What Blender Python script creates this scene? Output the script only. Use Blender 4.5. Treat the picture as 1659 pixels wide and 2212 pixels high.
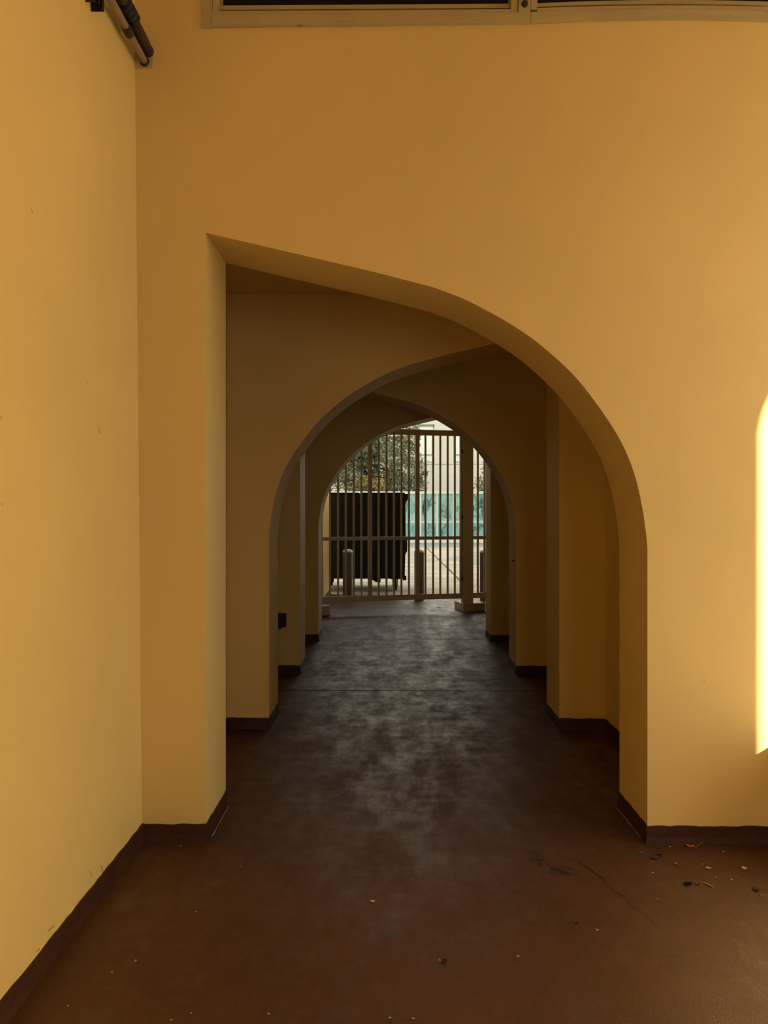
import bpy, bmesh, math, random
from mathutils import Vector, Matrix

for o in list(bpy.data.objects):
    bpy.data.objects.remove(o, do_unlink=True)
scene = bpy.context.scene
COL = scene.collection
random.seed(7)

# ------------------------------------------------------------------ camera
F = 1600.0                      # focal length in photo pixels
W, H = 1659.0, 2212.0
HOR = 1108.0                    # horizon row
CAMZ = 1.55
TH = math.atan(14.5 / F)        # small turn to the left
cam_d = bpy.data.cameras.new('camera')
cam_d.sensor_fit = 'HORIZONTAL'
cam_d.sensor_width = 36.0
cam_d.lens = F / W * 36.0
cam_d.shift_y = (HOR - H / 2) / W
cam_d.clip_end = 500
cam = bpy.data.objects.new('camera', cam_d)
cam.location = (0, 0, CAMZ)
cam.rotation_euler = (math.pi / 2, 0, TH)
COL.objects.link(cam)
scene.camera = cam

# ------------------------------------------------------------------ sky, sun, exposure
SKY = 2.2
world = bpy.data.worlds.new('sky')
scene.world = world
world.use_nodes = True
bg = world.node_tree.nodes['Background']
bg.inputs[0].default_value = (1.0, 0.99, 0.90, 1)
bg.inputs[1].default_value = SKY

ALPHA = math.radians(35)
ELEV = math.atan(0.63 * math.sin(ALPHA))
sun_dir = Vector((-math.sin(ALPHA) * math.cos(ELEV), math.cos(ALPHA) * math.cos(ELEV), -math.sin(ELEV)))
sd = bpy.data.lights.new('sun_offscreen', 'SUN')
sd.energy = 17.0
sd.angle = math.radians(1.0)
sd.color = (1.0, 0.96, 0.84)
sun = bpy.data.objects.new('sun_offscreen', sd)
sun.rotation_euler = sun_dir.to_track_quat('-Z', 'Y').to_euler()
sun.location = (8, -10, 12)
COL.objects.link(sun)

vs = scene.view_settings
vs.view_transform = 'Standard'
vs.look = 'None'
vs.exposure = 0.20
vs.gamma = 1.0
vs.use_curve_mapping = False

# ------------------------------------------------------------------ pixel helpers
def ray(x, y):
    cx, cz = (x - W / 2) / F, (HOR - y) / F
    return Vector((cx * math.cos(TH) - math.sin(TH), cx * math.sin(TH) + math.cos(TH), cz))
def P(x, y, Y):                 # photo pixel -> point on the plane at depth Y
    r = ray(x, y)
    t = Y / r.y
    return Vector((r.x * t, Y, CAMZ + r.z * t))
def G(x, y, z=0.0):             # photo pixel -> point on the ground
    r = ray(x, y)
    t = (z - CAMZ) / r.z
    return Vector((r.x * t, r.y * t, z))

# ------------------------------------------------------------------ materials
def mat(name, col, rough=0.6, spec=0.3, metal=0.0):
    m = bpy.data.materials.new(name)
    m.use_nodes = True
    b = m.node_tree.nodes['Principled BSDF']
    b.inputs['Base Color'].default_value = (*col, 1)
    b.inputs['Roughness'].default_value = rough
    b.inputs['Specular IOR Level'].default_value = spec
    b.inputs['Metallic'].default_value = metal
    return m
class NT:
    def __init__(s, m):
        s.m = m; s.t = m.node_tree; s.b = s.t.nodes['Principled BSDF']
        g = s.t.nodes.new('ShaderNodeNewGeometry'); s.pos = g.outputs['Position']
    def n(s, kind, **kw):
        nd = s.t.nodes.new(kind)
        for k, v in kw.items(): setattr(nd, k, v)
        return nd
    def l(s, a, b): s.t.links.new(a, b)
    def scaled(s, vec, loc=(0, 0, 0), rot=(0, 0, 0)):
        mp = s.n('ShaderNodeMapping')
        mp.inputs['Scale'].default_value = vec
        mp.inputs['Location'].default_value = loc
        mp.inputs['Rotation'].default_value = rot
        s.l(s.pos, mp.inputs['Vector'])
        return mp.outputs[0]
    def noise(s, scale, detail=3, rough=0.5, vec=None):
        nd = s.n('ShaderNodeTexNoise')
        nd.inputs['Scale'].default_value = scale
        nd.inputs['Detail'].default_value = detail
        nd.inputs['Roughness'].default_value = rough
        s.l(vec if vec else s.pos, nd.inputs['Vector'])
        return nd.outputs['Fac']
    def ramp(s, fac, a, b, c0=(0, 0, 0), c1=(1, 1, 1)):
        nd = s.n('ShaderNodeValToRGB')
        e = nd.color_ramp.elements
        e[0].position, e[1].position = a, b
        e[0].color, e[1].color = (*c0, 1), (*c1, 1)
        s.l(fac, nd.inputs[0])
        return nd.outputs[0]
    def mix(s, fac, a, b, blend='MIX'):
        nd = s.n('ShaderNodeMix', data_type='RGBA', blend_type=blend)
        for sock, v in ((nd.inputs[0], fac), (nd.inputs[6], a), (nd.inputs[7], b)):
            if isinstance(v, bpy.types.NodeSocket): s.l(v, sock)
            elif isinstance(v, (int, float)): sock.default_value = v
            else: sock.default_value = (*v, 1)
        return nd.outputs[2]
    def math(s, op, a, b=0.0, clamp=False):
        nd = s.n('ShaderNodeMath', operation=op, use_clamp=clamp)
        for sock, v in ((nd.inputs[0], a), (nd.inputs[1], b)):
            if isinstance(v, bpy.types.NodeSocket): s.l(v, sock)
            else: sock.default_value = v
        return nd.outputs[0]
    def mrange(s, v, a, b, c=0.0, d=1.0, smooth=False):
        nd = s.n('ShaderNodeMapRange')
        if smooth: nd.interpolation_type = 'SMOOTHSTEP'
        for i, k in enumerate((v, a, b, c, d)):
            if isinstance(k, bpy.types.NodeSocket): s.l(k, nd.inputs[i])
            else: nd.inputs[i].default_value = k
        return nd.outputs[0]
    def bump(s, h, strength, dist=0.01):
        nd = s.n('ShaderNodeBump')
        nd.inputs['Strength'].default_value = strength
        nd.inputs['Distance'].default_value = dist
        s.l(h, nd.inputs['Height'])
        s.l(nd.outputs[0], s.b.inputs['Normal'])
    def base(s, c): s.l(c, s.b.inputs['Base Color'])
    def rough(s, r): s.l(r, s.b.inputs['Roughness'])
    def sep(s):
        nd = s.n('ShaderNodeSeparateXYZ'); s.l(s.pos, nd.inputs[0]); return nd.outputs
    def segment(s, p, q, width, wobble=0.01, wall=False):     # mask along a scratch on the floor from p to q
        o_ = s.sep(); x, y = (o_[1], o_[2]) if wall else (o_[0], o_[1])
        if wall: p, q = Vector((p.y, p.z)), Vector((q.y, q.z))
        else: p, q = Vector((p.x, p.y)), Vector((q.x, q.y))
        v = q - p; L = v.length; a = math.atan2(v.y, v.x)
        dx = s.math('SUBTRACT', x, p.x); dy = s.math('SUBTRACT', y, p.y)
        u = s.math('ADD', s.math('MULTIPLY', dx, math.cos(a)), s.math('MULTIPLY', dy, math.sin(a)))
        w = s.math('SUBTRACT', s.math('MULTIPLY', dy, math.cos(a)), s.math('MULTIPLY', dx, math.sin(a)))
        w = s.math('ADD', w, s.math('MULTIPLY', s.math('SUBTRACT', s.noise(9, 3), 0.5), wobble * 4))
        m = s.mrange(s.math('ABSOLUTE', w), 0.0, width, 1, 0)
        m = s.math('MULTIPLY', m, s.mrange(u, 0, L * 0.1)); m = s.math('MULTIPLY', m, s.mrange(u, L * 0.9, L, 1, 0))
        return m

def plaster(name, col):
    m = mat(name, col, 0.54, 0.32); t = NT(m)
    a = t.ramp(t.noise(0.8, 4, 0.6), 0.3, 0.7, tuple(c * 0.93 for c in col), tuple(min(c * 1.05, 1) for c in col))
    b = t.ramp(t.noise(35, 2, 0.5), 0.76, 0.80, (1, 1, 1), (0.80, 0.78, 0.74))
    sc = t.ramp(t.noise(7, 5, 0.65, t.scaled((1, 1, 0.45))), 0.74, 0.80, (1, 1, 1), (0.82, 0.82, 0.80))
    c = t.mix(1.0, a, b, 'MULTIPLY'); c = t.mix(1.0, c, sc, 'MULTIPLY')
    t.base(c)
    h = t.math('ADD', t.math('MULTIPLY', t.noise(180, 2), 0.25), t.noise(6, 3))
    t.bump(h, 0.10, 0.01)
    return m
M = {}
OCHRE = (0.75, 0.525, 0.175)
M['ochre'] = plaster('ochre_paint', OCHRE)
M['ochre_scuffed'] = plaster('ochre_paint_scuffed', OCHRE)
t = NT(M['ochre_scuffed'])
prev = t.b.inputs['Base Color'].links[0].from_socket
def LW(x, y):
    rr = ray(x, y); k = -1.185 / rr.x
    return Vector((-1.185, rr.y * k, CAMZ + rr.z * k))
sm = None
for (xa, ya, xb, yb, w_) in ((215, 922, 220, 938, 0.006), (75, 450, 79, 461, 0.004), (5, 898, 8, 908, 0.004), (190, 820, 194, 830, 0.003), (213, 1868, 219, 1890, 0.006), (188, 1880, 193, 1895, 0.004),
                            (97, 2012, 112, 1998, 0.005), (72, 2056, 80, 2048, 0.005), (5, 1084, 8, 1092, 0.003)):
    g = t.segment(LW(xa, ya), LW(xb, yb), w_, 0.002, wall=True)
    sm = g if sm is None else t.math('MAXIMUM', sm, g)
t.base(t.mix(t.math('MULTIPLY', sm, 0.8), prev, (0.10, 0.075, 0.04)))
M['cream'] = plaster('pale_plaster', (0.72, 0.60, 0.40))

# brown painted floor with worn greyish patches
m = M['floor'] = mat('brown_floor_paint', (0.1, 0.03, 0.01), 0.4, 0.38); t = NT(m)
x, y, z = t.sep()
brown = t.ramp(t.noise(1.3, 5, 0.6), 0.3, 0.72, (0.064, 0.024, 0.009), (0.092, 0.036, 0.014))
n1 = t.noise(2.1, 9, 0.74, t.scaled((2.2, 0.8, 1)))
n2 = t.noise(6.5, 7, 0.72, t.scaled((1.0, 1.3, 1), (3, 1, 0)))
cl = t.math('ADD', t.math('MULTIPLY', n1, 0.62), t.math('MULTIPLY', n2, 0.38))
grey = t.ramp(cl, 0.42, 0.60, (0.050, 0.034, 0.024), (0.085, 0.062, 0.042))
wear = t.mrange(cl, 0.50, 0.62, 0.0, 0.45, True)
c = t.mix(wear, brown, grey)
spots = t.ramp(t.noise(16, 4, 0.6), 0.70, 0.76, (1, 1, 1), (0.45, 0.42, 0.40))
c = t.mix(1.0, c, spots, 'MULTIPLY')
stain = t.segment(G(1140, 1838), G(1178, 1872), 0.034, 0.02)
stain = t.math('MAXIMUM', stain, t.segment(G(1183, 1880), G(1250, 1884), 0.05, 0.02))
stain = t.math('MULTIPLY', t.mrange(stain, 0.0, 0.5), t.mrange(t.noise(30, 5, 0.75), 0.42, 0.56))
c = t.mix(stain, c, (0.006, 0.007, 0.008))
grain = t.ramp(t.noise(210, 3, 0.65), 0.32, 0.68, (0.62, 0.62, 0.62), (1.38, 1.38, 1.38))
c = t.mix(1.0, c, grain, 'MULTIPLY')
crack = t.segment(G(1240, 1850), G(1432, 2010), 0.0075, 0.012)
crack = t.math('MAXIMUM', crack, t.segment(G(990, 1795), G(1002, 1828), 0.006, 0.008))
crack = t.math('MAXIMUM', crack, t.segment(G(1075, 1902), G(1135, 1935), 0.005, 0.01))
c = t.mix(t.math('MULTIPLY', crack, 0.95, True), c, (0.012, 0.007, 0.004))
t.base(c)
t.rough(t.mrange(cl, 0.42, 0.60, 0.60, 0.29))
h = t.math('ADD', t.noise(120, 3, 0.6), t.math('MULTIPLY', t.noise(320, 2), 0.5))
t.bump(h, 0.26, 0.006)

m = M['skirt'] = mat('brown_skirting_paint', (0.05, 0.018, 0.008), 0.55, 0.25); t = NT(m)
t.base(t.ramp(t.noise(9, 5, 0.7), 0.3, 0.75, (0.036, 0.012, 0.005), (0.068, 0.025, 0.010)))
t.bump(t.noise(60, 3), 0.3, 0.004)
M['joint'] = mat('joint_filler', (0.006, 0.006, 0.006), 0.9, 0.1)
M['caulk'] = mat('pale_sealant', (0.22, 0.19, 0.15), 0.6, 0.3)
m = M['trim'] = mat('window_trim_paint', (0.55, 0.37, 0.14), 0.55, 0.3); t = NT(m)
c = t.ramp(t.noise(5, 5, 0.7, t.scaled((0.5, 1, 3))), 0.3, 0.75, (0.42, 0.32, 0.135), (0.53, 0.40, 0.17))
d = t.ramp(t.noise(26, 5, 0.75, t.scaled((0.4, 1, 1.6))), 0.64, 0.75, (1, 1, 1), (0.38, 0.32, 0.26))
t.base(t.mix(1.0, c, d, 'MULTIPLY'))
M['glass_dark'] = mat('dark_window_glass', (0.004, 0.004, 0.004), 0.35, 0.15)
m = M['gate'] = mat('beige_gate_paint', (0.6, 0.49, 0.35), 0.5, 0.35); t = NT(m)
t.base(t.ramp(t.noise(4, 4, 0.6), 0.3, 0.7, (0.60, 0.53, 0.42), (0.67, 0.59, 0.48)))
M['hinge'] = mat('rusty_iron', (0.03, 0.018, 0.010), 0.6, 0.4)
m = M['bollard'] = mat('grey_bollard_paint', (0.10, 0.09, 0.085), 0.5, 0.4); t = NT(m)
t.base(t.ramp(t.noise(10, 4, 0.7), 0.3, 0.7, (0.075, 0.065, 0.06), (0.14, 0.12, 0.105)))
M['bollard_cap'] = mat('bollard_cap_skylight', (0.84, 0.88, 0.90), 0.3, 0.6)  # pale bluish tone paints the sky's shine onto the cap tops
M['dumpster'] = mat('black_dumpster_paint', (0.012, 0.014, 0.016), 0.6, 0.2)
M['rubber'] = mat('black_rubber', (0.01, 0.01, 0.01), 0.8, 0.2)
m = M['yard'] = mat('worn_concrete', (0.4, 0.35, 0.26), 0.8, 0.2); t = NT(m)
c = t.ramp(t.noise(0.55, 8, 0.72, t.scaled((0.8, 2.0, 1))), 0.35, 0.68, (0.22, 0.185, 0.135), (0.50, 0.45, 0.35))
d = t.ramp(t.noise(0.8, 5, 0.7, t.scaled((0.6, 2.4, 1))), 0.55, 0.75, (1, 1, 1), (0.62, 0.60, 0.58))
t.base(t.mix(1.0, c, d, 'MULTIPLY'))
M['court'] = mat('pale_court_paving', (0.36, 0.35, 0.33), 0.8, 0.2)
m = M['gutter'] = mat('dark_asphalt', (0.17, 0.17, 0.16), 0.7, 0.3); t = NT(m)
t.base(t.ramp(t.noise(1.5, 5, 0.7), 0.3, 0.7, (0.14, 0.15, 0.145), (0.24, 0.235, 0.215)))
M['puddle'] = mat('still_water', (0.26, 0.27, 0.24), 0.22, 0.5)
m = M['facade'] = mat('pale_stucco', (0.70, 0.66, 0.55), 0.8, 0.2); t = NT(m)
t.base(t.ramp(t.noise(0.3, 4, 0.6), 0.3, 0.7, (0.68, 0.65, 0.55), (0.76, 0.73, 0.63)))
M['facade_trim'] = mat('stucco_reveal', (0.38, 0.36, 0.30), 0.8, 0.2)
M['facade_glass'] = mat('sky_reflection_glass', (0.90, 0.95, 0.84), 0.25, 0.5)  # sky reflection put into the panes' pale base colour
m = M['turq'] = mat('turquoise_fence_paint', (0.30, 0.58, 0.52), 0.6, 0.3); t = NT(m)
wv = t.n('ShaderNodeTexWave', wave_type='BANDS', bands_direction='X'); wv.inputs['Scale'].default_value = 3.4; t.l(t.pos, wv.inputs['Vector'])
c = t.mix(wv.outputs['Fac'], (0.25, 0.52, 0.51), (0.37, 0.64, 0.61))
c = t.mix(t.ramp(t.noise(0.7, 4, 0.6), 0.4, 0.7), c, (0.46, 0.66, 0.60))
t.base(c)
t.bump(wv.outputs['Fac'], 0.6, 0.03)
m = M['turq_low'] = mat('teal_fence_paint', (0.24, 0.50, 0.50), 0.6, 0.3)
M['print_dark'] = mat('dark_palm_print', (0.014, 0.045, 0.048), 0.7, 0.2)
M['print_mid'] = mat('teal_palm_print', (0.11, 0.28, 0.27), 0.7, 0.2)
M['print_pale'] = mat('pale_palm_print', (0.55, 0.66, 0.50), 0.7, 0.2)
M['white'] = mat('white_fence_paint', (0.78, 0.76, 0.68), 0.6, 0.3)
m = M['leaf'] = mat('olive_leaf', (0.10, 0.12, 0.06), 0.55, 0.35); t = NT(m)
c = t.ramp(t.noise(2.2, 4, 0.7), 0.3, 0.72, (0.065, 0.085, 0.05), (0.30, 0.30, 0.17))
t.base(t.mix(t.ramp(t.noise(0.5, 3, 0.6), 0.56, 0.70), c, (0.42, 0.33, 0.12)))
M['bark'] = mat('dark_bark', (0.035, 0.026, 0.018), 0.9, 0.1)
m = M['conduit'] = mat('galvanised_conduit', (0.42, 0.30, 0.16), 0.42, 0.5, 0.35); t = NT(m)
t.base(t.ramp(t.noise(12, 4, 0.7), 0.3, 0.7, (0.26, 0.19, 0.11), (0.40, 0.30, 0.17)))
m = M['pipe_dark'] = mat('sooty_pipe', (0.05, 0.032, 0.018), 0.6, 0.3); t = NT(m)
t.base(t.ramp(t.noise(10, 5, 0.7), 0.35, 0.7, (0.018, 0.013, 0.009), (0.085, 0.052, 0.026)))
M['iron'] = mat('black_iron', (0.012, 0.009, 0.007), 0.5, 0.4)
M['outlet'] = mat('dark_outlet_box', (0.018, 0.013, 0.010), 0.5, 0.3)
M['patch'] = mat('rough_mortar', (0.55, 0.36, 0.13), 0.85, 0.1)
M['fleck'] = mat('pale_flake', (0.36, 0.28, 0.17), 0.7, 0.2)
M['yellow'] = mat('yellow_flake', (0.52, 0.37, 0.16), 0.7, 0.2)
M['drybrown'] = mat('dry_leaf_brown', (0.22, 0.09, 0.035), 0.7, 0.2)
M['rust'] = mat('rusty_red_leaf', (0.40, 0.13, 0.05), 0.7, 0.2)
M['straw'] = mat('straw_stem', (0.42, 0.29, 0.14), 0.7, 0.2)
M['black'] = mat('black_scrap', (0.008, 0.007, 0.007), 0.5, 0.4)
M['paper'] = mat('white_paper', (0.75, 0.73, 0.68), 0.7, 0.2)

# ------------------------------------------------------------------ mesh builder
class MB:
    def __init__(s): s.v = []; s.f = []; s.sm = []
    def add(s, verts, faces, smooth=False):
        k = len(s.v)
        s.v += [tuple(v) for v in verts]
        s.f += [tuple(i + k for i in f) for f in faces]
        s.sm += [smooth] * len(faces)
        return s
    def box(s, x0, x1, y0, y1, z0, z1, mx=None):
        vs = [Vector((x, y, z)) for z in (z0, z1) for y in (y0, y1) for x in (x0, x1)]
        if mx is not None: vs = [mx @ v for v in vs]
        return s.add(vs, [(0, 2, 3, 1), (4, 5, 7, 6), (0, 1, 5, 4), (2, 6, 7, 3), (0, 4, 6, 2), (1, 3, 7, 5)])
    def prism(s, pts, d):           # closed outline pts (3D, planar) pushed along d
        n = len(pts); d = Vector(d)
        a = [Vector(p) for p in pts]
        return s.add(a + [p + d for p in a],
                     [tuple(range(n)), tuple(range(2 * n - 1, n - 1, -1))] + [(i, i + n, (i + 1) % n + n, (i + 1) % n) for i in range(n)])
    def tube(s, pts, r, n=12, cap=True):
        pts = [Vector(p) for p in pts]; rs = r if isinstance(r, (list, tuple)) else [r] * len(pts)
        rings = []; up = None
        for i, p in enumerate(pts):
            d = (pts[min(i + 1, len(pts) - 1)] - pts[max(i - 1, 0)]).normalized()
            if up is None or abs(up.dot(d)) > 0.95:
                up = Vector((0, 0, 1)) if abs(d.z) < 0.9 else Vector((1, 0, 0))
            a = d.cross(up).normalized(); b = a.cross(d).normalized(); up = b
            rings.append([p + (a * math.cos(2 * math.pi * k / n) + b * math.sin(2 * math.pi * k / n)) * rs[i] for k in range(n)])
        vs = [v for q in rings for v in q]; fs = []
        for i in range(len(pts) - 1):
            for k in range(n):
                fs.append((i * n + k, i * n + (k + 1) % n, (i + 1) * n + (k + 1) % n, (i + 1) * n + k))
        s.add(vs, fs, True)
        if cap:
            s.add(rings[0], [tuple(range(n))]); s.add(rings[-1], [tuple(range(n - 1, -1, -1))])
        return s
    def build(s, name, material, parent=None, bevel=0.0, **props):
        me = bpy.data.meshes.new(name)
        me.from_pydata(s.v, [], s.f)
        for p, q in zip(me.polygons, s.sm): p.use_smooth = q
        bm = bmesh.new(); bm.from_mesh(me)
        bmesh.ops.recalc_face_normals(bm, faces=bm.faces[:])
        if bevel:
            es = [e for e in bm.edges if len(e.link_faces) == 2 and e.calc_face_angle(0) > 0.6]
            bmesh.ops.bevel(bm, geom=es, offset=bevel, segments=2, affect='EDGES', profile=0.5)
        bm.to_mesh(me); bm.free()
        me.materials.append(M[material])
        o = bpy.data.objects.new(name, me)
        COL.objects.link(o)
        if parent: o.parent = parent
        for k, v in props.items(): o[k] = v
        return o
def thing(name, label, category, loc=(0, 0, 0), rz=0.0, group=None, kind=None):
    o = bpy.data.objects.new(name, None)
    o.empty_display_size = 0.1
    o.location = loc; o.rotation_euler = (0, 0, rz)
    COL.objects.link(o)
    o['label'] = label
    if category: o['category'] = category
    if group: o['group'] = group
    if kind: o['kind'] = kind
    return o
def copy_tree(o, parent=None):
    c = o.copy(); COL.objects.link(c); c.parent = parent
    for ch in list(o.children): copy_tree(ch, c)
    return c

# ------------------------------------------------------------------ main dimensions
YBK = -4.4                       # open end of the forecourt
Y1, STEP, TK = 3.488, 1.82, 0.425
XL, XR = -0.873, 1.205            # jambs of every archway
SL, SR = -1.174, 1.533            # side walls of the passage
CEIL = 3.12
TOPZ = 5.3
px = [(1397.5, 1186), (1395, 1148), (1387, 1095), (1374.7, 1039), (1354.4, 981), (1326.6, 928), (1283.5, 865), (1243, 814.5),
      (1200, 773), (1152, 733), (1102.5, 700), (1050, 670), (1000, 645), (964, 631), (922.6, 617), (810.5, 588), (437, 502.7)]
prof = []
for a in px:
    p = P(a[0], a[1], Y1)
    prof.append((XR - p.x, p.z))
prof[0] = (0.0, prof[0][1])
prof[-1] = (XR - XL, prof[-1][1])
def smooth_profile(pr):
    out = []
    k = len(pr) - 3               # curved part, the rest is straight
    for i in range(k):
        p0, p1, p2, p3 = pr[max(i - 1, 0)], pr[i], pr[i + 1], pr[min(i + 2, len(pr) - 1)]
        if i == 0: p0 = (p1[0], p1[1] - 0.15)
        for j in range(5):
            s = j / 5
            out.append(tuple(0.5 * (2 * p1[c] + (p2[c] - p0[c]) * s + (2 * p0[c] - 5 * p1[c] + 4 * p2[c] - p3[c]) * s * s
                                    + (3 * p1[c] - p0[c] - 3 * p2[c] + p3[c]) * s ** 3) for c in (0, 1)))
    return out + pr[k:]
PROF = smooth_profile(prof)

def skirting(path, parent, side, h=0.082, th=0.006, wob=0.0028, zb=0.0):
    """brown band along a polyline of floor points; side = +1 keeps the wall to the left of the walking direction"""
    pts = []
    for a, b in zip(path[:-1], path[1:]):
        a = Vector((*a, 0)); b = Vector((*b, 0)); n = max(2, int((b - a).length / 0.035))
        for i in range(n + (1 if (b - Vector((*path[-1], 0))).length < 1e-6 else 0)):
            pts.append((a.lerp(b, i / n), i == 0))
    n = len(pts); mb = MB(); V = []
    for i, (p, _) in enumerate(pts):
        def nrm(u, v):
            d = (v - u).normalized(); return Vector((d.y, -d.x, 0)) * side
        a = nrm(pts[max(i - 1, 0)][0], p) if i else nrm(p, pts[1][0])
        b = nrm(p, pts[i + 1][0]) if i < n - 1 else a
        m_ = (a + b); m_ = m_ / max(m_.dot(a), 0.3)
        z = h + random.uniform(-wob, wob)
        V += [p - m_ * 0.01 + Vector((0, 0, zb)), p + m_ * (th + 0.006) + Vector((0, 0, zb)), p + m_ * th + Vector((0, 0, 0.03)), p + m_ * th + Vector((0, 0, z)), p - m_ * 0.01 + Vector((0, 0, z))]
    fs = []
    for i in range(n - 1):
        for k in range(5):
            fs.append((i * 5 + k, i * 5 + (k + 1) % 5, i * 5 + 5 + (k + 1) % 5, i * 5 + 5 + k))
    fs += [(0, 1, 2, 3, 4), tuple((n - 1) * 5 + k for k in (4, 3, 2, 1, 0))]
    return mb.add(V, fs).build('baseboard', 'skirt', parent)
def caulk(p, q, parent):
    mb = MB(); a, b = Vector((*p, 0.003)), Vector((*q, 0.003)); n = 10; pts = []; rs = []
    for i in range(n + 1):
        pts.append(a.lerp(b, i / n) + Vector((random.uniform(-.002, .002), 0, 0))); rs.append(random.uniform(0.0025, 0.005))
    return mb.tube(pts, rs, 6).build('sealant_line', 'caulk', parent)

# ------------------------------------------------------------------ floor of slabs with open joints
JY = [6.46, 9.10]
floor = MB().box(-1.6, 3.6, YBK - 0.1, 14.1, -0.30, -0.02).build('floor', 'joint', kind='structure',
      label='brown painted concrete floor of the arched passage')
edges = [YBK] + JY + [12.1, 14.05]
for a, b in zip(edges[:-1], edges[1:]):
    MB().box(-1.5, 3.5, a + 0.008, b - 0.008, -0.10, 0.0).build('floor_slab', 'floor', floor)

# ------------------------------------------------------------------ wall left
zt = P(290, 140, Y1)
lean = (zt.x + 0.004 - SL) / zt.z
wl = MB().prism([(SL, YBK, 0), (SL + lean * TOPZ, YBK, TOPZ), (SL - 0.45, YBK, TOPZ), (SL - 0.45, YBK, 0)], (0, Y1 + 0.02 - YBK, 0)) \
    .build('wall_left', 'ochre_scuffed', kind='structure', label='long ochre plaster wall running up to the first archway')
skirting([(SL, YBK + 0.1), (SL, Y1)], wl, 1, wob=0.0028)

# ------------------------------------------------------------------ arched walls
def arch_wall(name, i, label):
    y0 = Y1 + STEP * i
    right = (i % 2 == 0)
    f = (lambda u: XR - u) if right else (lambda u: XL + u)
    op = [(f(u), z) for u, z in PROF]
    if right:
        jl, jr = XL, XR
        inner = [(XL, 0)] + [(x_, z_) for x_, z_ in reversed(op)] + [(XR, 0)]
    else:
        inner = [(XL, 0)] + op + [(XR, 0)]
    if i == 0:
        wl0 = P(436, 0, Y1).x
        outer = [(3.35, 0)] + WINEDGE(wl0) + [(SL - 0.3, TOPZ), (SL - 0.3, 0)]
    else:
        tp = CEIL + 0.05 if i < 3 else 3.75
        outer = [(SR + 0.05, 0), (SR + 0.05, tp), (SL - 0.05, tp), (SL - 0.05, 0)]
    pts = [(x_, y0, z_) for x_, z_ in inner + outer]
    w = MB().prism(pts, (0, TK, 0)).build(name, 'ochre', kind='structure', label=label)
    if i == 0:
        skirting([(SL, y0), (XL, y0), (XL, y0 + TK), (SL, y0 + TK)], w, 1)
        skirting([(3.0, y0), (XR, y0), (XR, y0 + TK), (SR, y0 + TK)], w, -1)
    else:
        skirting([(SL, y0), (XL, y0), (XL, y0 + TK), (SL, y0 + TK)], w, 1)
        skirting([(SR, y0), (XR, y0), (XR, y0 + TK), (SR, y0 + TK)], w, -1)
    caulk((XL + 0.016, y0 + 0.05), (XL + 0.016, y0 + TK - 0.02), w)
    caulk((XR - 0.016, y0 + 0.05), (XR - 0.016, y0 + TK - 0.02), w)
    return w
def bow(x, ylist):                 # pixel row of a bent rail at pixel column x, from (x, y) knots
    for (xa, ya), (xb, yb) in zip(ylist[:-1], ylist[1:]):
        if x <= xb: break
    if len(ylist) == 3:
        (x0, y0), (x1, y1), (x2, y2) = ylist
        return (y0 * (x - x1) * (x - x2) / ((x0 - x1) * (x0 - x2)) + y1 * (x - x0) * (x - x2) / ((x1 - x0) * (x1 - x2))
                + y2 * (x - x0) * (x - x1) / ((x2 - x0) * (x2 - x1)))
    return ya + (yb - ya) * (x - xa) / (xb - xa)
LB = [(440, 61), (1145, 53)]
RB = [(1145, 53), (1411, 44.7), (1659, 49)]
XEND = 2100
def WINEDGE(wl0):
    pts = []
    for k in range(15, -1, -1):
        x_ = 1145 + (XEND - 1145) * k / 15
        p = P(x_, bow(x_, RB) if x_ < 1700 else bow(1700, RB) + (x_ - 1700) * 0.02, Y1); pts.append((min(p.x, 3.35), p.z))
    pts[0] = (3.35, pts[0][1])
    p = P(440, 61, Y1); pts.append((wl0, p.z)); pts.append((wl0, TOPZ))
    return pts
w1 = arch_wall('wall_front', 0, 'ochre wall with the first half-pointed archway, below the dark window band')
w2 = arch_wall('wall_second', 1, 'second ochre archway wall, mirrored, seen through the first arch')
w3 = arch_wall('wall_third', 2, 'third ochre archway wall in the dim part of the passage')
w4 = arch_wall('wall_rear', 3, 'last ochre archway wall before the beige metal gate')

YEND = 15.3; CEIL2 = 3.72
# side walls and ceiling of the passage, the tall house over it
YA = Y1 + TK
s1 = MB().box(SL - 0.5, SL, YA, 14.2, 0, CEIL2 + 0.05).build('wall_passage_left', 'ochre', kind='structure', label='ochre side wall of the passage running past the gate')
skirting([(SL, YA), (SL, 14.19)], s1, 1)
s2 = MB().box(SR, SR + 0.5, YA, 11.98, 0, CEIL2 + 0.05).build('wall_passage_right', 'ochre', kind='structure', label='ochre side wall of the passage opposite the outlet box, ending at the gate')
skirting([(SR, YA), (SR, 11.97)], s2, -1)
YR = Y1 + 3 * STEP + TK
MB().box(SL - 0.5, SR + 0.5, YA, YR - 0.1, CEIL, CEIL + 0.3).build('ceiling', 'ochre', kind='structure', label='low ochre ceiling over the arched passage')
MB().box(SL - 0.5, 2.72, YR - 0.1, YEND, CEIL2, CEIL2 + 0.3).build('ceiling_gate', 'ochre', kind='structure', label='ochre ceiling over the gate bay past the last archway')
hb = MB()
hb.box(SL - 14, SL - 0.46, Y1 + 0.02, 14.2, 0, 25)
hb.box(SR + 0.45, 34, YA + 0.5, 11.98, 0, 25)
hb.box(2.7, 34, 11.9, YEND, 0, 25)
hb.box(3.3, 34, Y1, YA + 0.52, 0, 25)
hb.box(SL - 0.6, 3.4, YA + 0.3, YEND, CEIL2 + 0.28, 25)
hb.box(SL - 14, 34, Y1 + 0.01, YEND, TOPZ, 25)
hb.build('wall_upper', 'cream', kind='structure', label='tall plastered house standing over the passage')

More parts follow.
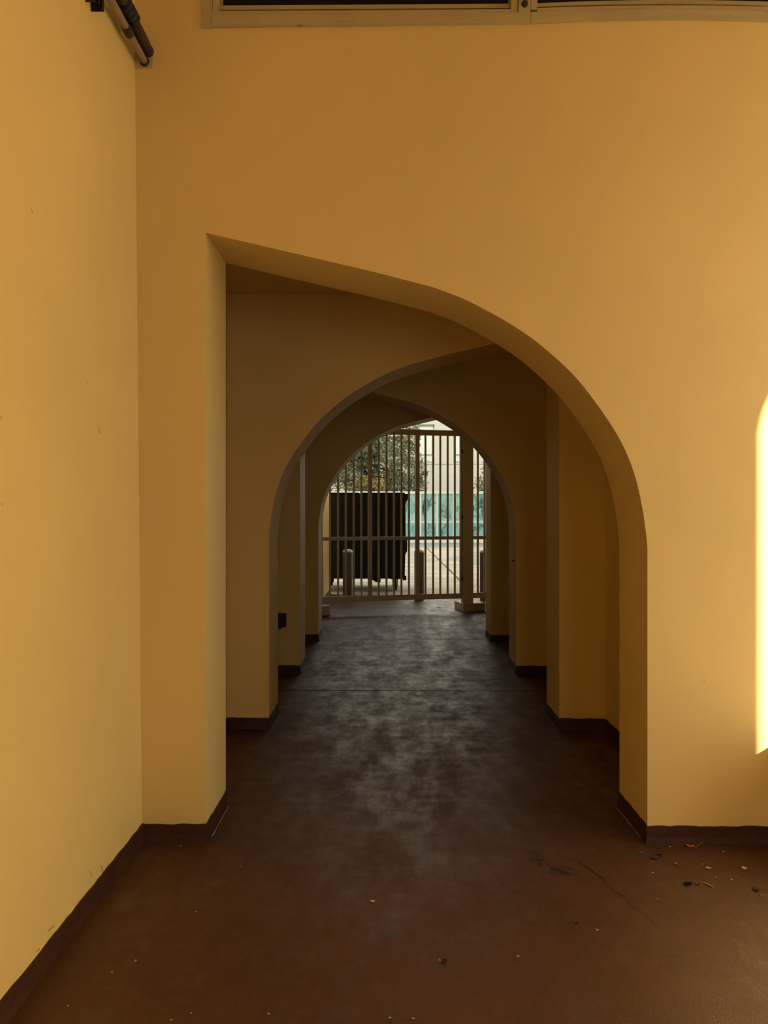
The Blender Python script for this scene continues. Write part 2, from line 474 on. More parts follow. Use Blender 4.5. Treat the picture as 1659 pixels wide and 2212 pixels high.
# the covered space the camera stands in
MB().box(SL - 0.46, 3.32, YBK, Y1 + 0.05, TOPZ, TOPZ + 0.25).build('ceiling_porch', 'cream', kind='structure', label='high pale ceiling above the covered forecourt')
bo = [(2.92 - u, z + 0.15) for u, z in PROF] + [(0.45, 3.15)]  # arch added behind the camera, sized and set off-centre for fill light
pts = [(2.92, YBK, 0)] + [(a, YBK, b) for a, b in bo] + [(bo[-1][0], YBK, 0), (SL - 0.3, YBK, 0), (SL - 0.3, YBK, TOPZ), (3.3, YBK, TOPZ), (3.3, YBK, 0)]
MB().prism(pts, (0, -0.3, 0)).build('wall_back', 'ochre', kind='structure', label='ochre wall behind the forecourt, with an unseen arch added to let in fill light')
JY0 = Y1 - (3.3 - 1.735) / math.tan(ALPHA)
ar = [(JY0, 2.92), (JY0 + 0.03, 3.0), (JY0 + 0.10, 3.08), (JY0 + 0.25, 3.20), (JY0 + 1.0, 3.75), (JY0 + 1.6, 4.15), (Y1 - 0.02, 4.5)]
pts = [(3.0, YBK, 0), (3.0, JY0, 0)] + [(3.0, a, b) for a, b in ar] + [(3.0, Y1 + 0.02, ar[-1][1] + 0.01), (3.0, Y1 + 0.02, TOPZ), (3.0, YBK, TOPZ)]
MB().prism(pts, (0.3, 0, 0)).build('wall_right', 'ochre', kind='structure', label='ochre side wall with the tall arched opening to the sunny court')
MB().box(1.85, 2.95, 3.02, Y1 - 0.004, 0, 0.505).build('shadow_block_right', 'cream', bevel=0.006, kind='structure', label='unseen low block against the first arch wall, added to shade the foot of the sunlit patch')  # unseen block, shaped to cast the slanting shadow below the sun patch
MB().box(3.5, 40, -40, Y1, -0.25, -0.01).box(-40, 3.52, -40, YBK + 0.05, -0.25, -0.01).build('ground_court', 'court', kind='structure', label='sunny concrete court beside the forecourt')

# ------------------------------------------------------------------ window band over the first arch
win = thing('window_1', 'dark window band in a worn tan frame above the first arch', None, (0, Y1, 0), kind='structure')
def P0(x, y, off=0.0): p = P(x, y, Y1 + off); return Vector((p.x, off, p.z))
def rail(x0, x1, top, bot, y0, y1, name, mt='trim', n=14):
    mb = MB(); V = []
    for k in range(n + 1):
        x_ = x0 + (x1 - x0) * k / n
        a, b = P0(x_, bow(x_, top), max(y0, 0.0)), P0(x_, bow(x_, bot), max(y0, 0.0))
        for p in (a, b):
            p.x = min(p.x, 3.2)
        V += [(a.x, y0, a.z), (a.x, y1, a.z), (b.x, y1, b.z), (b.x, y0, b.z)]
    fs = [(i * 4 + k, i * 4 + (k + 1) % 4, i * 4 + 4 + (k + 1) % 4, i * 4 + 4 + k) for i in range(n) for k in range(4)]
    fs += [(0, 1, 2, 3), tuple(n * 4 + k for k in (3, 2, 1, 0))]
    return mb.add(V, fs).build(name, mt, win)
def stile(x0, x1, yb, y0, y1, name, mt='trim'):
    a, b = P0(x0, yb), P0(x1, yb)
    return MB().box(a.x, b.x, y0, y1, a.z, TOPZ - 0.02).build(name, mt, win, bevel=0.002)
ext = lambda k: [k[0], k[1], k[2]]
stile(436, 458.5, 62.5, -0.012, 0.08, 'outer_casing')
stile(459.5, 473.5, 38, -0.006, 0.09, 'jamb_stile')
rail(459, 1145, [(459, 38), (1145, 31)], [(459, 61.5), (1145, 53.5)], -0.016, 0.08, 'sill_board', n=4)
rail(459, 1118, [(459, 27), (1118, 23)], [(459, 37.6), (1118, 30.8)], -0.010, 0.09, 'bottom_rail', n=4)
rail(473, 1103, [(473, 12), (1103, 8)], [(473, 21.5), (1103, 17)], 0.03, 0.055, 'glazing_bar', n=4)
R_ = lambda a, b, c: [(1160, a), (1411, b), (1659, c)]
rail(1146, 1900, R_(30, 25.3, 28), R_(51.5, 45.0, 49.2), -0.016, 0.08, 'sill_board')
rail(1160, 1900, R_(20.5, 14.8, 17.6), R_(29.6, 25.0, 27.7), -0.010, 0.09, 'bottom_rail')
rail(1160, 1900, R_(7, 0, 3.5), R_(15, 8.7, 13), 0.03, 0.055, 'glazing_bar')
stile(1103, 1117.5, 31, -0.012, 0.09, 'mullion')
stile(1118.5, 1144.5, 31, -0.018, 0.09, 'mullion')
stile(1145.5, 1160, 24, -0.012, 0.09, 'mullion')
b0 = P0(1132, 15)
MB().tube([(b0.x, -0.034, b0.z), (b0.x, -0.030, b0.z), (b0.x, -0.016, b0.z)], [0.010, 0.014, 0.016], 14).build('bolt', 'hinge', win)
za = P0(474, 27).z
MB().box(P0(473, 0).x, P0(1104, 0).x, 0.085, 0.095, za - 0.03, TOPZ).build('pane', 'glass_dark', win)
MB().box(P0(1159, 0).x, 3.2, 0.085, 0.095, za - 0.03, TOPZ).build('pane', 'glass_dark', win)

# ------------------------------------------------------------------ pipes high on the left wall
pc = P(313, 136, Y1); pd = P(320, 108, Y1)
wallx = SL + lean * 3.65
cx = pc.x; cz = pc.z + 0.004
cp = thing('conduit', 'slim tan metal conduit with dark coupling along the top of the ochre wall', 'pipe', (cx, Y1, cz))
MB().tube([(0, -4.5, 0), (0, -0.212, 0)], 0.0165, 16).build('tube', 'conduit', cp)
MB().tube([(0, -0.22, 0), (0, 0.0, 0)], 0.0165, 16).build('tube', 'conduit', cp)
MB().tube([(0, -0.262, 0), (0, -0.256, 0), (0, -0.206, 0), (0, -0.20, 0)], [0.0185, 0.0205, 0.0205, 0.0185], 16).build('coupling', 'pipe_dark', cp)
MB().tube([(0, -0.014, 0), (0, -0.010, 0), (0, 0.0, 0)], [0.019, 0.022, 0.024], 16).build('end_collar', 'hinge', cp)
dp = thing('dark_pipe', 'thicker sooty pipe with ribbed clamp beside the slim conduit', 'pipe', (pd.x, Y1, pd.z))
MB().tube([(0, -4.5, 0), (0, -0.11, 0), (0, -0.05, -0.004), (0, 0.0, -0.012)], [0.026, 0.026, 0.026, 0.022], 18).build('tube', 'pipe_dark', dp)
rb = MB()
rb.tube([(0, -0.34, 0), (0, -0.20, 0)], 0.030, 18)
for k in range(4):
    yk = -0.325 + k * 0.032
    rb.tube([(0, yk, 0), (0, yk + 0.003, 0), (0, yk + 0.011, 0), (0, yk + 0.014, 0)], [0.030, 0.037, 0.037, 0.030], 18)
rb.build('ribbed_clamp', 'iron', dp)
MB().tube([(0, -0.02, -0.006), (0, -0.014, -0.008), (0, 0.0, -0.010)], [0.026, 0.028, 0.029], 16).build('end_collar', 'pipe_dark', dp)
BY = 2.945
ba = P(200, 22, BY)
bk = thing('pipe_bracket', 'short black strut bracket carrying the pipes on the ochre wall', 'bracket', (wallx, BY, ba.z + 0.014))
hC = cz - 0.018 - (ba.z + 0.014)
bmb = MB().box(-0.02, 0.052, -0.030, -0.026, 0, hC).box(-0.02, 0.052, 0.026, 0.030, 0, hC).box(-0.02, -0.012, -0.03, 0.03, 0, hC)
bmb.build('channel', 'iron', bk)
MB().box(0.045, 0.052, -0.03, -0.012, 0, hC).box(0.045, 0.052, 0.012, 0.03, 0, hC).build('channel_lip', 'iron', bk)
MB().box(-0.02, 0.15, -0.022, 0.022, hC - 0.012, hC).build('pipe_arm', 'iron', bk)
pa = P(296, 150, Y1)
mp = MB()
mp.prism([(-0.04, 0, 0), (0.075, 0, 0.004), (0.082, 0, 0.10), (0.02, 0, 0.125), (-0.04, 0, 0.10)], (0, -0.006, 0))
o = mp.build('mortar_patch', 'patch', bevel=0.002, label='rough mortar patch where the pipes enter the first arch wall', category='wall patch')
o.location = (pa.x, Y1 + 0.003, pa.z)

# ------------------------------------------------------------------ outlet box in the passage
Y3 = Y1 + 2 * STEP
a, b = P(596, 1354, Y3), P(619, 1324, Y3)
ob = thing('outlet_box', 'small dark electrical outlet box on the third archway pier', 'outlet box', (b.x - 0.06, Y3, a.z))
hh = b.z - a.z
MB().box(-0.06, 0.06, -0.045, 0.005, 0, hh).build('housing', 'outlet', ob, bevel=0.008)
MB().box(-0.052, 0.052, -0.062, -0.044, 0.012, hh - 0.004).build('flap_cover', 'outlet', ob, bevel=0.006)
MB().tube([(0, -0.02, -0.016), (0, -0.02, 0.004)], 0.016, 10).build('cable_gland', 'iron', ob)
q = P(1113, 1211, Y3 + 0.12)
o = MB().tube([(0, 0, 0), (-0.012, 0, 0), (-0.018, 0, 0)], [0.012, 0.012, 0.006], 10).build('wall_anchor', 'iron', label='small dark screw head on the jamb of the third archway', category='screw')
o.location = (XR + 0.002, Y3 + 0.12, q.z)

# ------------------------------------------------------------------ gate
GA, GB = 11.4737, 0.2477
gang = math.atan(GB)
def gx(xp):                        # photo column -> distance along the gate line from X = 0
    r = ray(xp, HOR); k = r.x / r.y
    X = k * GA / (1 - GB * k)
    return X / math.cos(gang)
def gz(yp, xp):
    r = ray(xp, yp); s = gx(xp); Y = GA + s * math.sin(gang)
    return CAMZ + r.z / r.y * Y
gz0, gz1 = 0.195, 0.280
gm0, gm1 = 1.130, 1.182
gt0, gt1 = 2.765, 2.851
post_l, post_m, post_r = gx(998), gx(1013), gx(1021)
gate = thing('metal_gate', 'beige metal gate leaf of upright square bars with two thick stiles', 'gate', (0, GA, 0), gang)
g_l = -1.09; g_r = post_l - 0.006
for zz in ((gz0, gz1), (gm0, gm1), (gt0, gt1)):
    MB().box(g_l, g_r, -0.022, 0.022, *zz).build('rail', 'gate', gate, bevel=0.002)
bars = [713, 730.2, 747, 764.2, 780.8, 818, 834.8, 851.2, 867.2, 883.3, 919, 935.6, 951, 967, 982.4]
bar_me = None
for xp in bars:
    if bar_me is None:
        o = MB().box(-0.0135, 0.0135, -0.0135, 0.0135, gz1 - 0.01, gt0 + 0.01).build('bar', 'gate', gate); bar_me = o.data
    else:
        o = bpy.data.objects.new('bar', bar_me); COL.objects.link(o); o.parent = gate
    o.location = (gx(xp), 0, 0)
for xp in (799.2, 901.4):
    o = MB().box(-0.031, 0.031, -0.025, 0.025, gz0 + 0.002, gt1 - 0.002).build('stile', 'gate', gate, bevel=0.002); o.location = (gx(xp), 0, 0)
o = MB().box(g_l - 0.025, g_l + 0.025, -0.025, 0.025, gz0, gt1).build('stile', 'gate', gate, bevel=0.002)
o = MB().box(g_r - 0.030, g_r, -0.025, 0.025, gz0, gt1).build('stile', 'gate', gate, bevel=0.002)
post = thing('gate_post', 'tall beige square gate post with dark hinges beside the gate leaf', 'gate post', (0, GA, 0), gang)
MB().box(post_l, post_m - 0.003, -0.055, 0.055, 0.1262, 3.0).build('shaft', 'gate', post, bevel=0.003)
for yp in (976, 1117, 1249):
    z_ = gz(yp, 998)
    MB().tube([(post_l - 0.006, -0.0375, z_ - 0.03), (post_l - 0.006, -0.0375, z_ + 0.03)], 0.011, 8).build('hinge', 'hinge', post)
b_l = gx(994.5)
blk = MB().box(b_l, b_l + 0.365, -0.13, 0.29, 0.0, 0.126).build('concrete_block', 'gate', bevel=0.006, label='square pale concrete block under the tall gate post', category='concrete block')
blk.location = (0, GA, 0); blk.rotation_euler = (0, 0, gang)
sidep = thing('side_panel', 'narrow fixed beige bar panel between the gate post and the passage wall', 'fence panel', (0, GA, 0), gang)
wl_x = gx(1059)
MB().box(post_m, post_r, -0.035, 0.035, 0.1262, 3.0).build('stile', 'gate', sidep, bevel=0.002)
MB().box(gx(1052.5), gx(1061.5), -0.03, 0.03, 0.0, 3.0).build('stile', 'gate', sidep, bevel=0.002)
for zz in ((gz0, gz1), (gm0, gm1)):
    MB().box(post_r - 0.002, wl_x, -0.022, 0.022, *zz).build('rail', 'gate', sidep)
MB().box(post_r - 0.002, wl_x, -0.022, 0.022, gt0, gt1).build('rail', 'gate', sidep)
for xp in (1032, 1046.5):
    o = bpy.data.objects.new('bar', bar_me); COL.objects.link(o); o.parent = sidep; o.location = (gx(xp), 0, 0)
lp = thing('gate_post', 'beige gate post against the passage wall on a round-edged concrete block', 'gate post', (0, GA, 0), gang)
MB().box(g_l - 0.085, g_l - 0.027, -0.05, 0.05, 0.13, 3.0).build('shaft', 'gate', lp, bevel=0.003)
e = G(712, 1331)
ex = gx(712.5)
MB().box(-1.165, ex, -0.12, 0.10, 0.0, 0.148).build('concrete_base', 'gate', lp, bevel=0.03)

# ------------------------------------------------------------------ the yard beyond the gate
YD = 38.75
yard = MB().box(-60, 60, 14.08, 140, -0.5, -0.06).build('ground_yard', 'joint', kind='structure', label='worn concrete yard beyond the gate')
JX = 1.60
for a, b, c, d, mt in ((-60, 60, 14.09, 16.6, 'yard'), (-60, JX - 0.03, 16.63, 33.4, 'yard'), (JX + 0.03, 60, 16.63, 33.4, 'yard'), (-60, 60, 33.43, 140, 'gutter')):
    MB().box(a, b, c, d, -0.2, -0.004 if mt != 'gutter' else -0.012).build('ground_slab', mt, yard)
def puddle(cx_, cy_, rx, ry, label):
    pts = []
    ph = [random.uniform(0, 6.28) for _ in range(4)]
    for k in range(40):
        a = 2 * math.pi * k / 40
        r = 1 + 0.22 * math.sin(2 * a + ph[0]) + 0.16 * math.sin(3 * a + ph[1]) + 0.10 * math.sin(7 * a + ph[2])
        pts.append((rx * r * math.cos(a), ry * r * math.sin(a), 0.0))
    o = MB().prism(pts, (0, 0, -0.006)).build('puddle', 'puddle', label=label, category='puddle')
    o.location = (cx_, cy_, 0.0)
g1 = G(985, 1207); puddle(g1.x + 0.6, g1.y, 0.9, 2.6, 'shallow blue-grey puddle on the yard beside the pavement joint')
g2 = G(975, 1196); puddle(g2.x + 2.2, g2.y + 0.6, 1.5, 1.0, 'wide thin puddle on the yard in front of the turquoise fence')

# bollards
def bollard(x_, y_, label):
    r = thing('bollard', label, 'bollard', (x_, y_, 0), group='bollards behind the gate')
    MB().tube([(0, 0, -0.004), (0, 0, 0.86)], 0.087, 24).build('post', 'bollard', r)
    MB().tube([(0, 0, 0.85), (0, 0, 0.875), (0, 0, 0.895), (0, 0, 0.905)], [0.089, 0.088, 0.065, 0.02], 24).build('cap', 'bollard_cap', r)
YB = 13.2
for xp, lb in ((751, 'grey steel bollard with skylight-painted cap standing before the black dumpster'),
               (905.5, 'grey steel bollard with skylight-painted cap just beside the dumpster edge'),
               (1047, 'grey steel bollard with skylight-painted cap behind the narrow side panel')):
    p = P(xp, 1200, YB); bollard(p.x, YB, lb)

# dumpster
dx1 = P(876.5, 1200, 14.75).x
dm = thing('dumpster', 'large black metal dumpster on casters standing behind the gate', 'dumpster', (0, 14.75, 0))
DX0 = dx1 - 1.83
MB().prism([(DX0, 0, 0.24), (dx1 - 0.02, 0, 0.24), (dx1, 0, 0.95), (dx1 - 0.005, 0, 1.86), (DX0 - 0.0, 0, 1.86)], (0, 1.35, 0)).build('body', 'dumpster', dm, bevel=0.01)
MB().prism([(DX0 - 0.05, 0, 1.93), (dx1 + 0.055, 0, 1.93), (dx1 + 0.05, 0, 1.84), (dx1 - 0.01, 0, 1.73), (DX0 + 0.01, 0, 1.73), (DX0 - 0.05, 0, 1.84)], (0, 1.45, 0)).build('rim', 'dumpster', dm).location.y = -0.05
for k in range(2):
    w_ = 0.91
    MB().box(DX0 + 0.01 + k * w_, DX0 + (k + 1) * w_ - 0.01, -0.03, 1.38, 1.925, 1.955).build('lid', 'rubber', dm, bevel=0.01)
MB().prism([(dx1 - 0.03, 0.25, 0.70), (dx1 - 0.01, 0.25, 0.70), (dx1 + 0.035, 0.25, 0.78), (dx1 + 0.035, 0.25, 1.05), (dx1 - 0.03, 0.25, 1.05)], (0, 0.8, 0)).build('fork_pocket', 'dumpster', dm)
MB().box(DX0 - 0.035, DX0 + 0.03, 0.25, 1.05, 0.75, 1.05).build('fork_pocket', 'dumpster', dm)
for k in range(6):
    xx = DX0 + 0.12 + k * 0.318
    MB().box(xx - 0.03, xx + 0.03, -0.03, 0.01, 0.26, 1.75).build('rib', 'dumpster', dm, bevel=0.006)
MB().box(dx1 - 0.06, dx1 + 0.01, -0.03, 0.05, 0.21, 0.30).build('corner_foot', 'dumpster', dm)
for xx in (DX0 + 0.25, dx1 - 0.21):
    for yy in (0.12, 1.18):
        MB().tube([(xx - 0.035, yy, 0.086), (xx + 0.035, yy, 0.086)], 0.09, 18).build('wheel', 'rubber', dm)
        MB().box(xx - 0.055, xx - 0.04, yy - 0.05, yy + 0.05, 0.07, 0.26).box(xx + 0.04, xx + 0.055, yy - 0.05, yy + 0.05, 0.07, 0.26).box(xx - 0.09, xx + 0.09, yy - 0.08, yy + 0.08, 0.225, 0.25).build('caster_fork', 'dumpster', dm)
MB().prism([(dx1 - 0.72, 0.02, 0.25), (dx1 - 0.50, 0.02, 0.25), (dx1 - 0.50, 0.02, 0.17), (dx1 - 0.60, 0.02, 0.17)], (0, 0.08, 0)).build('lock_plate', 'dumpster', dm)

# turquoise fence with palm print
fn = thing('printed_fence', 'turquoise yard fence printed with palm fronds between white posts', 'fence', (0, YD, 0))
def fz(y): return P(944, y, YD).z
z_top, z_cap, z_mid, z_low, z_base = fz(1061.5), fz(1066.5), fz(1128), fz(1159.5), fz(1172)
p0 = P(908.5, 1100, YD).x; sp = P(944.2, 1100, YD).x - p0
KS = range(-9, 10)
MB().box(p0 + KS[0] * sp, p0 + KS[-1] * sp, 0.0, 0.2, -0.02, z_low).build('base_wall', 'white', fn)
MB().box(p0 + KS[0] * sp, p0 + KS[-1] * sp, -0.05, 0.15, z_cap, z_top).build('cap_rail', 'white', fn)
MB().box(p0 + KS[0] * sp, p0 + KS[-1] * sp, 0.01, 0.10, z_mid - 0.03, z_mid + 0.035).build('mid_rail', 'white', fn)
def fronds(name_parent, x0, x1, z0, z1, seed):
    rnd = random.Random(seed)
    sets = {'print_dark': MB(), 'print_mid': MB(), 'print_pale': MB()}
    def blade(mb, a, ang, L, w):
        d = Vector((math.cos(ang), 0, math.sin(ang))); nrm = Vector((-d.z, 0, d.x))
        pts = [a, a + d * L * 0.4 + nrm * w, a + d * L, a + d * L * 0.4 - nrm * w]
        for p in pts:
            if not (x0 < p.x < x1 and z0 < p.z < z1): return
        lay = {id(sets['print_dark']): -0.004, id(sets['print_mid']): -0.002, id(sets['print_pale']): -0.003}[id(mb)]
        q = [p + Vector((0, lay, 0)) for p in pts]
        mb.add(q, [(0, 1, 2, 3)])
    for nf in range(9):
        key = rnd.choice(['print_dark', 'print_dark', 'print_mid', 'print_mid', 'print_pale'])
        mb = sets[key]
        cx_, cz_ = rnd.uniform(x0 - 0.2, x1 + 0.2), z0 + (z1 - z0) * rnd.uniform(-0.25, 0.55)
        ang = math.pi / 2 + rnd.uniform(-0.9, 0.9); curl = rnd.uniform(-0.9, 0.9); L = rnd.uniform(0.7, 1.3); p = Vector((cx_, 0, cz_))
        n = 13
        for k in range(n):
            a = ang + curl * k / n
            p = p + Vector((math.cos(a), 0, math.sin(a))) * L / n
            ll = 0.36 * math.sin(math.pi * (0.12 + 0.85 * k / n)) + 0.04
            for s in (-1, 1):
                blade(mb, p.copy(), a + s * 0.75, ll, 0.013)
    for k, mb in sets.items():
        if mb.f: mb.build('palm_print', k, name_parent, kind='stuff')
for k in KS[:-1]:
    xa, xb = p0 + k * sp + 0.03, p0 + (k + 1) * sp - 0.03
    up = MB().box(xa - 0.005, xb + 0.005, 0.02, 0.06, z_mid + 0.03, z_cap + 0.01).build('panel', 'turq', fn)
    lo = MB().box(xa - 0.005, xb + 0.005, 0.02, 0.06, z_low - 0.01, z_mid - 0.025).build('panel', 'turq_low', fn)
    if k >= -1:
        fronds(up, xa, xb, z_mid + 0.04, z_cap - 0.01, 100 + k)
        fronds(lo, xa, xb, z_low + 0.01, z_mid - 0.035, 300 + k)
        for c_ in list(up.children) + list(lo.children): c_.location.y = 0.02
for k in KS:
    xx = p0 + k * sp
    MB().box(xx - 0.035, xx + 0.035, -0.03, 0.12, z_low - 0.02, z_cap + 0.01).build('fence_post', 'white', fn)

# pale building behind
YF = 48.0
def fp(x, y): p = P(x, y, YF); return p.x, p.z
bl = thing('pale_building', 'pale stucco building with tall bright windows behind the turquoise fence', 'building', (0, YF, 0))
wins = []
for k in range(-5, 4):
    xa, zt_ = fp(901.5 + 78 * k, 917.5); xb, zb_ = fp(938.5 + 78 * k, 999.5)
    wins.append((xa, xb, zb_, zt_))
# wall pieces around the openings
zj = fp(944, 1003)[1]
XW0, XW1, ZW = -18.0, 16.0, 14.0
MB().box(XW0, XW1, 0.0, 0.4, 0, zj - 0.02).build('wall_base', 'facade', bl)
MB().box(XW0, XW1, 0.0, 0.4, wins[0][3], ZW).build('wall_top', 'facade', bl)
MB().box(XW0, XW1, 0.04, 0.4, zj - 0.03, zj + 0.03).build('string_joint', 'facade_trim', bl)
MB().box(XW0, XW1, 0.0, 0.4, zj + 0.02, wins[0][2]).build('wall_band', 'facade', bl)
prev = XW0
for (xa, xb, zb_, zt_) in wins + [(XW1, XW1, 0, 0)]:
    MB().box(prev, xa, 0.0, 0.4, wins[0][2], wins[0][3]).build('wall_pier', 'facade', bl)
    prev = xb
for (xa, xb, zb_, zt_) in wins:
    w_ = MB().box(xa, xb, 0.05, 0.12, zb_, zb_ + 0.09).box(xa, xb, 0.05, 0.12, zt_ - 0.09, zt_).box(xa, xa + 0.06, 0.05, 0.12, zb_, zt_).box(xb - 0.06, xb, 0.05, 0.12, zb_, zt_) \
        .box(xa, xb, 0.06, 0.12, zb_ + 0.50, zb_ + 0.56).build('window_frame', 'facade_trim', bl)
    MB().box(xa + 0.03, xb - 0.03, 0.10, 0.11, zb_ + 0.03, zt_ - 0.03).build('pane', 'facade_glass', w_)
MB().box(XW0, XW1, 0.38, 10, 0, ZW).build('core', 'facade', bl)

# trees between fence and building
def tree(name, label, cx_, cy_, cz_, rx, rz_, ncl, nleaf, size, base_x, seed):
    rnd = random.Random(seed)
    r = thing(name, label, 'tree', (base_x, cy_, 0))
    mb = MB(); off = Vector((cx_ - base_x, 0, cz_)); cents = []
    for _ in range(ncl):
        while True:
            v = Vector((rnd.uniform(-1, 1), rnd.uniform(-1, 1), rnd.uniform(-1, 1)))
            if v.length < 1: break
        v = v * (0.55 + 0.45 * v.length)
        c = off + Vector((v.x * rx, v.y * min(rx, 2.6), v.z * rz_))
        cents.append(c)
        cr = rnd.uniform(0.3, 0.62)
        for _ in range(nleaf):
            d = Vector((rnd.gauss(0, 1), rnd.gauss(0, 1), rnd.gauss(0, 1))).normalized() * cr * rnd.random() ** 0.5
            p = c + d
            a = Vector((rnd.gauss(0, 1), rnd.gauss(0, 1), rnd.gauss(0, 0.8))).normalized()
            b = a.cross(Vector((rnd.gauss(0, 1), rnd.gauss(0, 1), rnd.gauss(0, 1)))).normalized()
            L = size * rnd.uniform(0.7, 1.4)
            mb.add([p, p + a * L * 0.5 + b * L * 0.2, p + a * L, p + a * L * 0.5 - b * L * 0.2], [(0, 1, 2, 3)])
    mb.build('foliage', 'leaf', r, kind='stuff')
    top = off + Vector((0, 0, -rz_ * 0.1))
    tk = MB().tube([(0, 0, -0.02), (0.05, 0, 1.2), tuple(top * 0.65 + Vector((0.2, 0, 0))), tuple(top)], [0.24, 0.19, 0.15, 0.10], 10)
    tk.build('trunk', 'bark', r)
    br = MB()
    for c in cents[::14]:
        s0 = Vector((0.1, 0, top.z * rnd.uniform(0.45, 1.0)))
        mid = s0.lerp(c, 0.5) + Vector((0, 0, 0.2))
        br.tube([s0, mid, c], [0.05, 0.032, 0.012], 5, cap=False)
    br.build('branches', 'bark', r)
    return r
tc = P(805, 985, 42.3)
tree('leafy_tree', 'large olive-green leafy tree rising behind the dumpster and fence', tc.x - 0.6, 42.3, tc.z - 0.2, 3.85, 3.5, 280, 85, 0.20, P(850, 1000, 42.3).x, 3)
tc = P(1052, 1035, 42.0)
tree('slim_tree', 'narrow dark green tree behind the fence, seen through the side panel', tc.x + 0.35, 42.0, tc.z - 0.5, 0.95, 1.9, 40, 70, 0.19, tc.x + 0.4, 9)

# ------------------------------------------------------------------ litter on the floor
def flake(name, xp, yp, size, mt, label, cat, group=None, aspect=1.0, curl=0.3, rot=None):
    p = G(xp, yp)
    rnd = random.Random(int(xp * 7 + yp)); n = 9; pts = []
    for k in range(n):
        a = 2 * math.pi * k / n; r = size * rnd.uniform(0.6, 1.1)
        pts.append(Vector((r * math.cos(a) * aspect, r * math.sin(a), 0.002 + curl * size * abs(math.cos(a)) * rnd.uniform(0.3, 1))))
    c = Vector((0, 0, 0.001))
    V = [c] + pts + [q - Vector((0, 0, 0.0015)) for q in [c] + pts]
    fs = [(0, 1 + k, 1 + (k + 1) % n) for k in range(n)] + [(n + 1, n + 2 + (k + 1) % n, n + 2 + k) for k in range(n)]
    fs += [(1 + k, n + 2 + k, n + 2 + (k + 1) % n, 1 + (k + 1) % n) for k in range(n)]
    o = MB().add(V, fs).build(name, mt)
    o.location = (p.x, p.y, 0.001); o.rotation_euler = (0, 0, rot if rot is not None else rnd.uniform(0, 6.28))
    o['label'] = label; o['category'] = cat
    if group: o['group'] = group
    return o
flake('paint_flake', 805, 1948, 0.011, 'yellow', 'ragged yellow plaster flake alone in the middle of the brown floor', 'flake')
flake('dry_leaf', 1490, 1829, 0.013, 'rust', 'curled rusty red leaf at the foot of the first arch wall', 'leaf', aspect=1.9, curl=0.6, rot=-0.2)
flake('dry_leaf', 1462, 1868, 0.012, 'drybrown', 'small curled brown leaf with a pale tip near the looped black scrap', 'leaf', aspect=1.3, curl=0.7)
flake('dry_leaf', 1531, 1877, 0.011, 'fleck', 'crumpled pale leaf on the brown floor before the sunlit wall', 'leaf', aspect=1.3, curl=0.5)
flake('dry_leaf', 1609, 1877, 0.010, 'yellow', 'yellowish crumpled leaf on the floor beside the unseen low block', 'leaf', aspect=1.5, curl=0.5)
flake('dark_scrap', 1484, 1911, 0.019, 'black', 'black shred of rubber between the leaf litter', 'scrap', aspect=0.7, curl=0.8, rot=0.8)
flake('dark_scrap', 1507, 1911, 0.009, 'black', 'tiny black crumb next to the rubber shred and straw stem', 'scrap', aspect=1.3, curl=0.8)
flake('dark_scrap', 960, 2078, 0.012, 'black', 'black crumb next to a tan husk on the open brown floor', 'scrap', aspect=1.1, curl=0.8)
flake('tan_husk', 949, 2077, 0.009, 'straw', 'thin tan husk lying against a black crumb', 'husk', aspect=0.5, curl=0.8, rot=0.5)
flake('dark_scrap', 1245, 1995, 0.008, 'black', 'single black crumb on the floor below the long crack', 'scrap', curl=0.8)
flake('dark_scrap', 1632, 1922, 0.013, 'black', 'black crumb in the litter furthest along the wall', 'scrap', aspect=1.5, curl=0.5)
g_ = G(1420, 1852)
pts = []
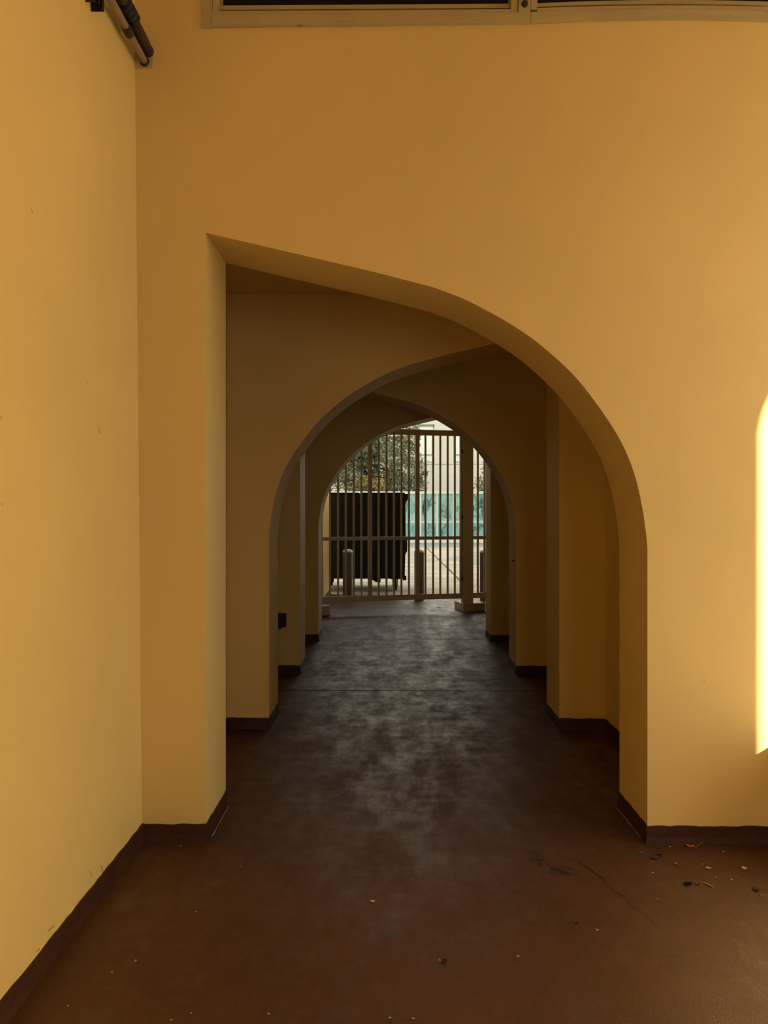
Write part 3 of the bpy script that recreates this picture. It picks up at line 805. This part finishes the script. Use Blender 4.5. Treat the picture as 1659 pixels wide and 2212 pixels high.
for k in range(30):
    s = k / 29
    if s < 0.55: q = Vector((-0.035 + s / 0.55 * 0.045, -0.010 + 0.010 * (s / 0.55) ** 3 - 0.012 * math.sin(math.pi * s / 0.55), 0.003))
    else:
        a = (s - 0.55) / 0.45 * 4.9
        q = Vector((0.010 + 0.012 * math.sin(a) * 1.0 , 0.012 + -0.012 * math.cos(a), 0.003 + 0.006 * (s - 0.55)))
    pts.append(q * 1.0)
o = MB().tube(pts, 0.0026, 6).build('looped_scrap', 'black', label='looped black strap scrap on the brown floor near the arch jamb', category='scrap')
o.location = (g_.x, g_.y, 0.0)
a, b = G(1519, 1908), G(1541, 1918)
o = MB().tube([(0, 0, 0.003), tuple((b - a) * 0.5 + Vector((0, 0.004, 0.003))), tuple(b - a + Vector((0, 0, 0.003)))], [0.002, 0.003, 0.002], 6).build('straw_stem', 'straw', label='short straw-coloured stem beside the black shreds', category='stem')
o.location = (a.x, a.y, 0)
a, b = G(1500, 1834), G(1518, 1824)
o = MB().tube([(0, 0, 0.003), tuple(b - a + Vector((0, 0, 0.012)))], [0.0022, 0.0015], 6).build('twig', 'drybrown', label='thin brown twig leaning by the rusty leaf at the skirting', category='twig')
o.location = (a.x, a.y, 0)
g_ = G(947, 1312)
o = MB().box(-0.03, 0.03, -0.035, 0.035, 0, 0.006).build('paper_scrap', 'paper', bevel=0.001, label='small white paper scrap on the floor below the gate', category='paper')
o.location = (g_.x, g_.y, 0.0)
specks = [(293, 2077), (424, 1970), (520, 1873), (370, 2205), (413, 2190), (580, 2192), (390, 1829), (403, 1818), (580, 2192), (242, 2101), (147, 2175), (1290, 2010),
          (1448, 1830), (1563, 1841), (1411, 1887), (1518, 1868), (1546, 1896), (1420, 1943), (1645, 1935), (842, 2200), (893, 2202), (1119, 2067), (1200, 1747), (1580, 1901), (1386, 1842)]
for i, (xp, yp) in enumerate(dict.fromkeys(specks)):
    flake('paint_flake', xp, yp, random.uniform(0.004, 0.0065), 'fleck', 'tiny pale speck of plaster lying on the brown floor', 'flake', group='pale specks on the brown floor')
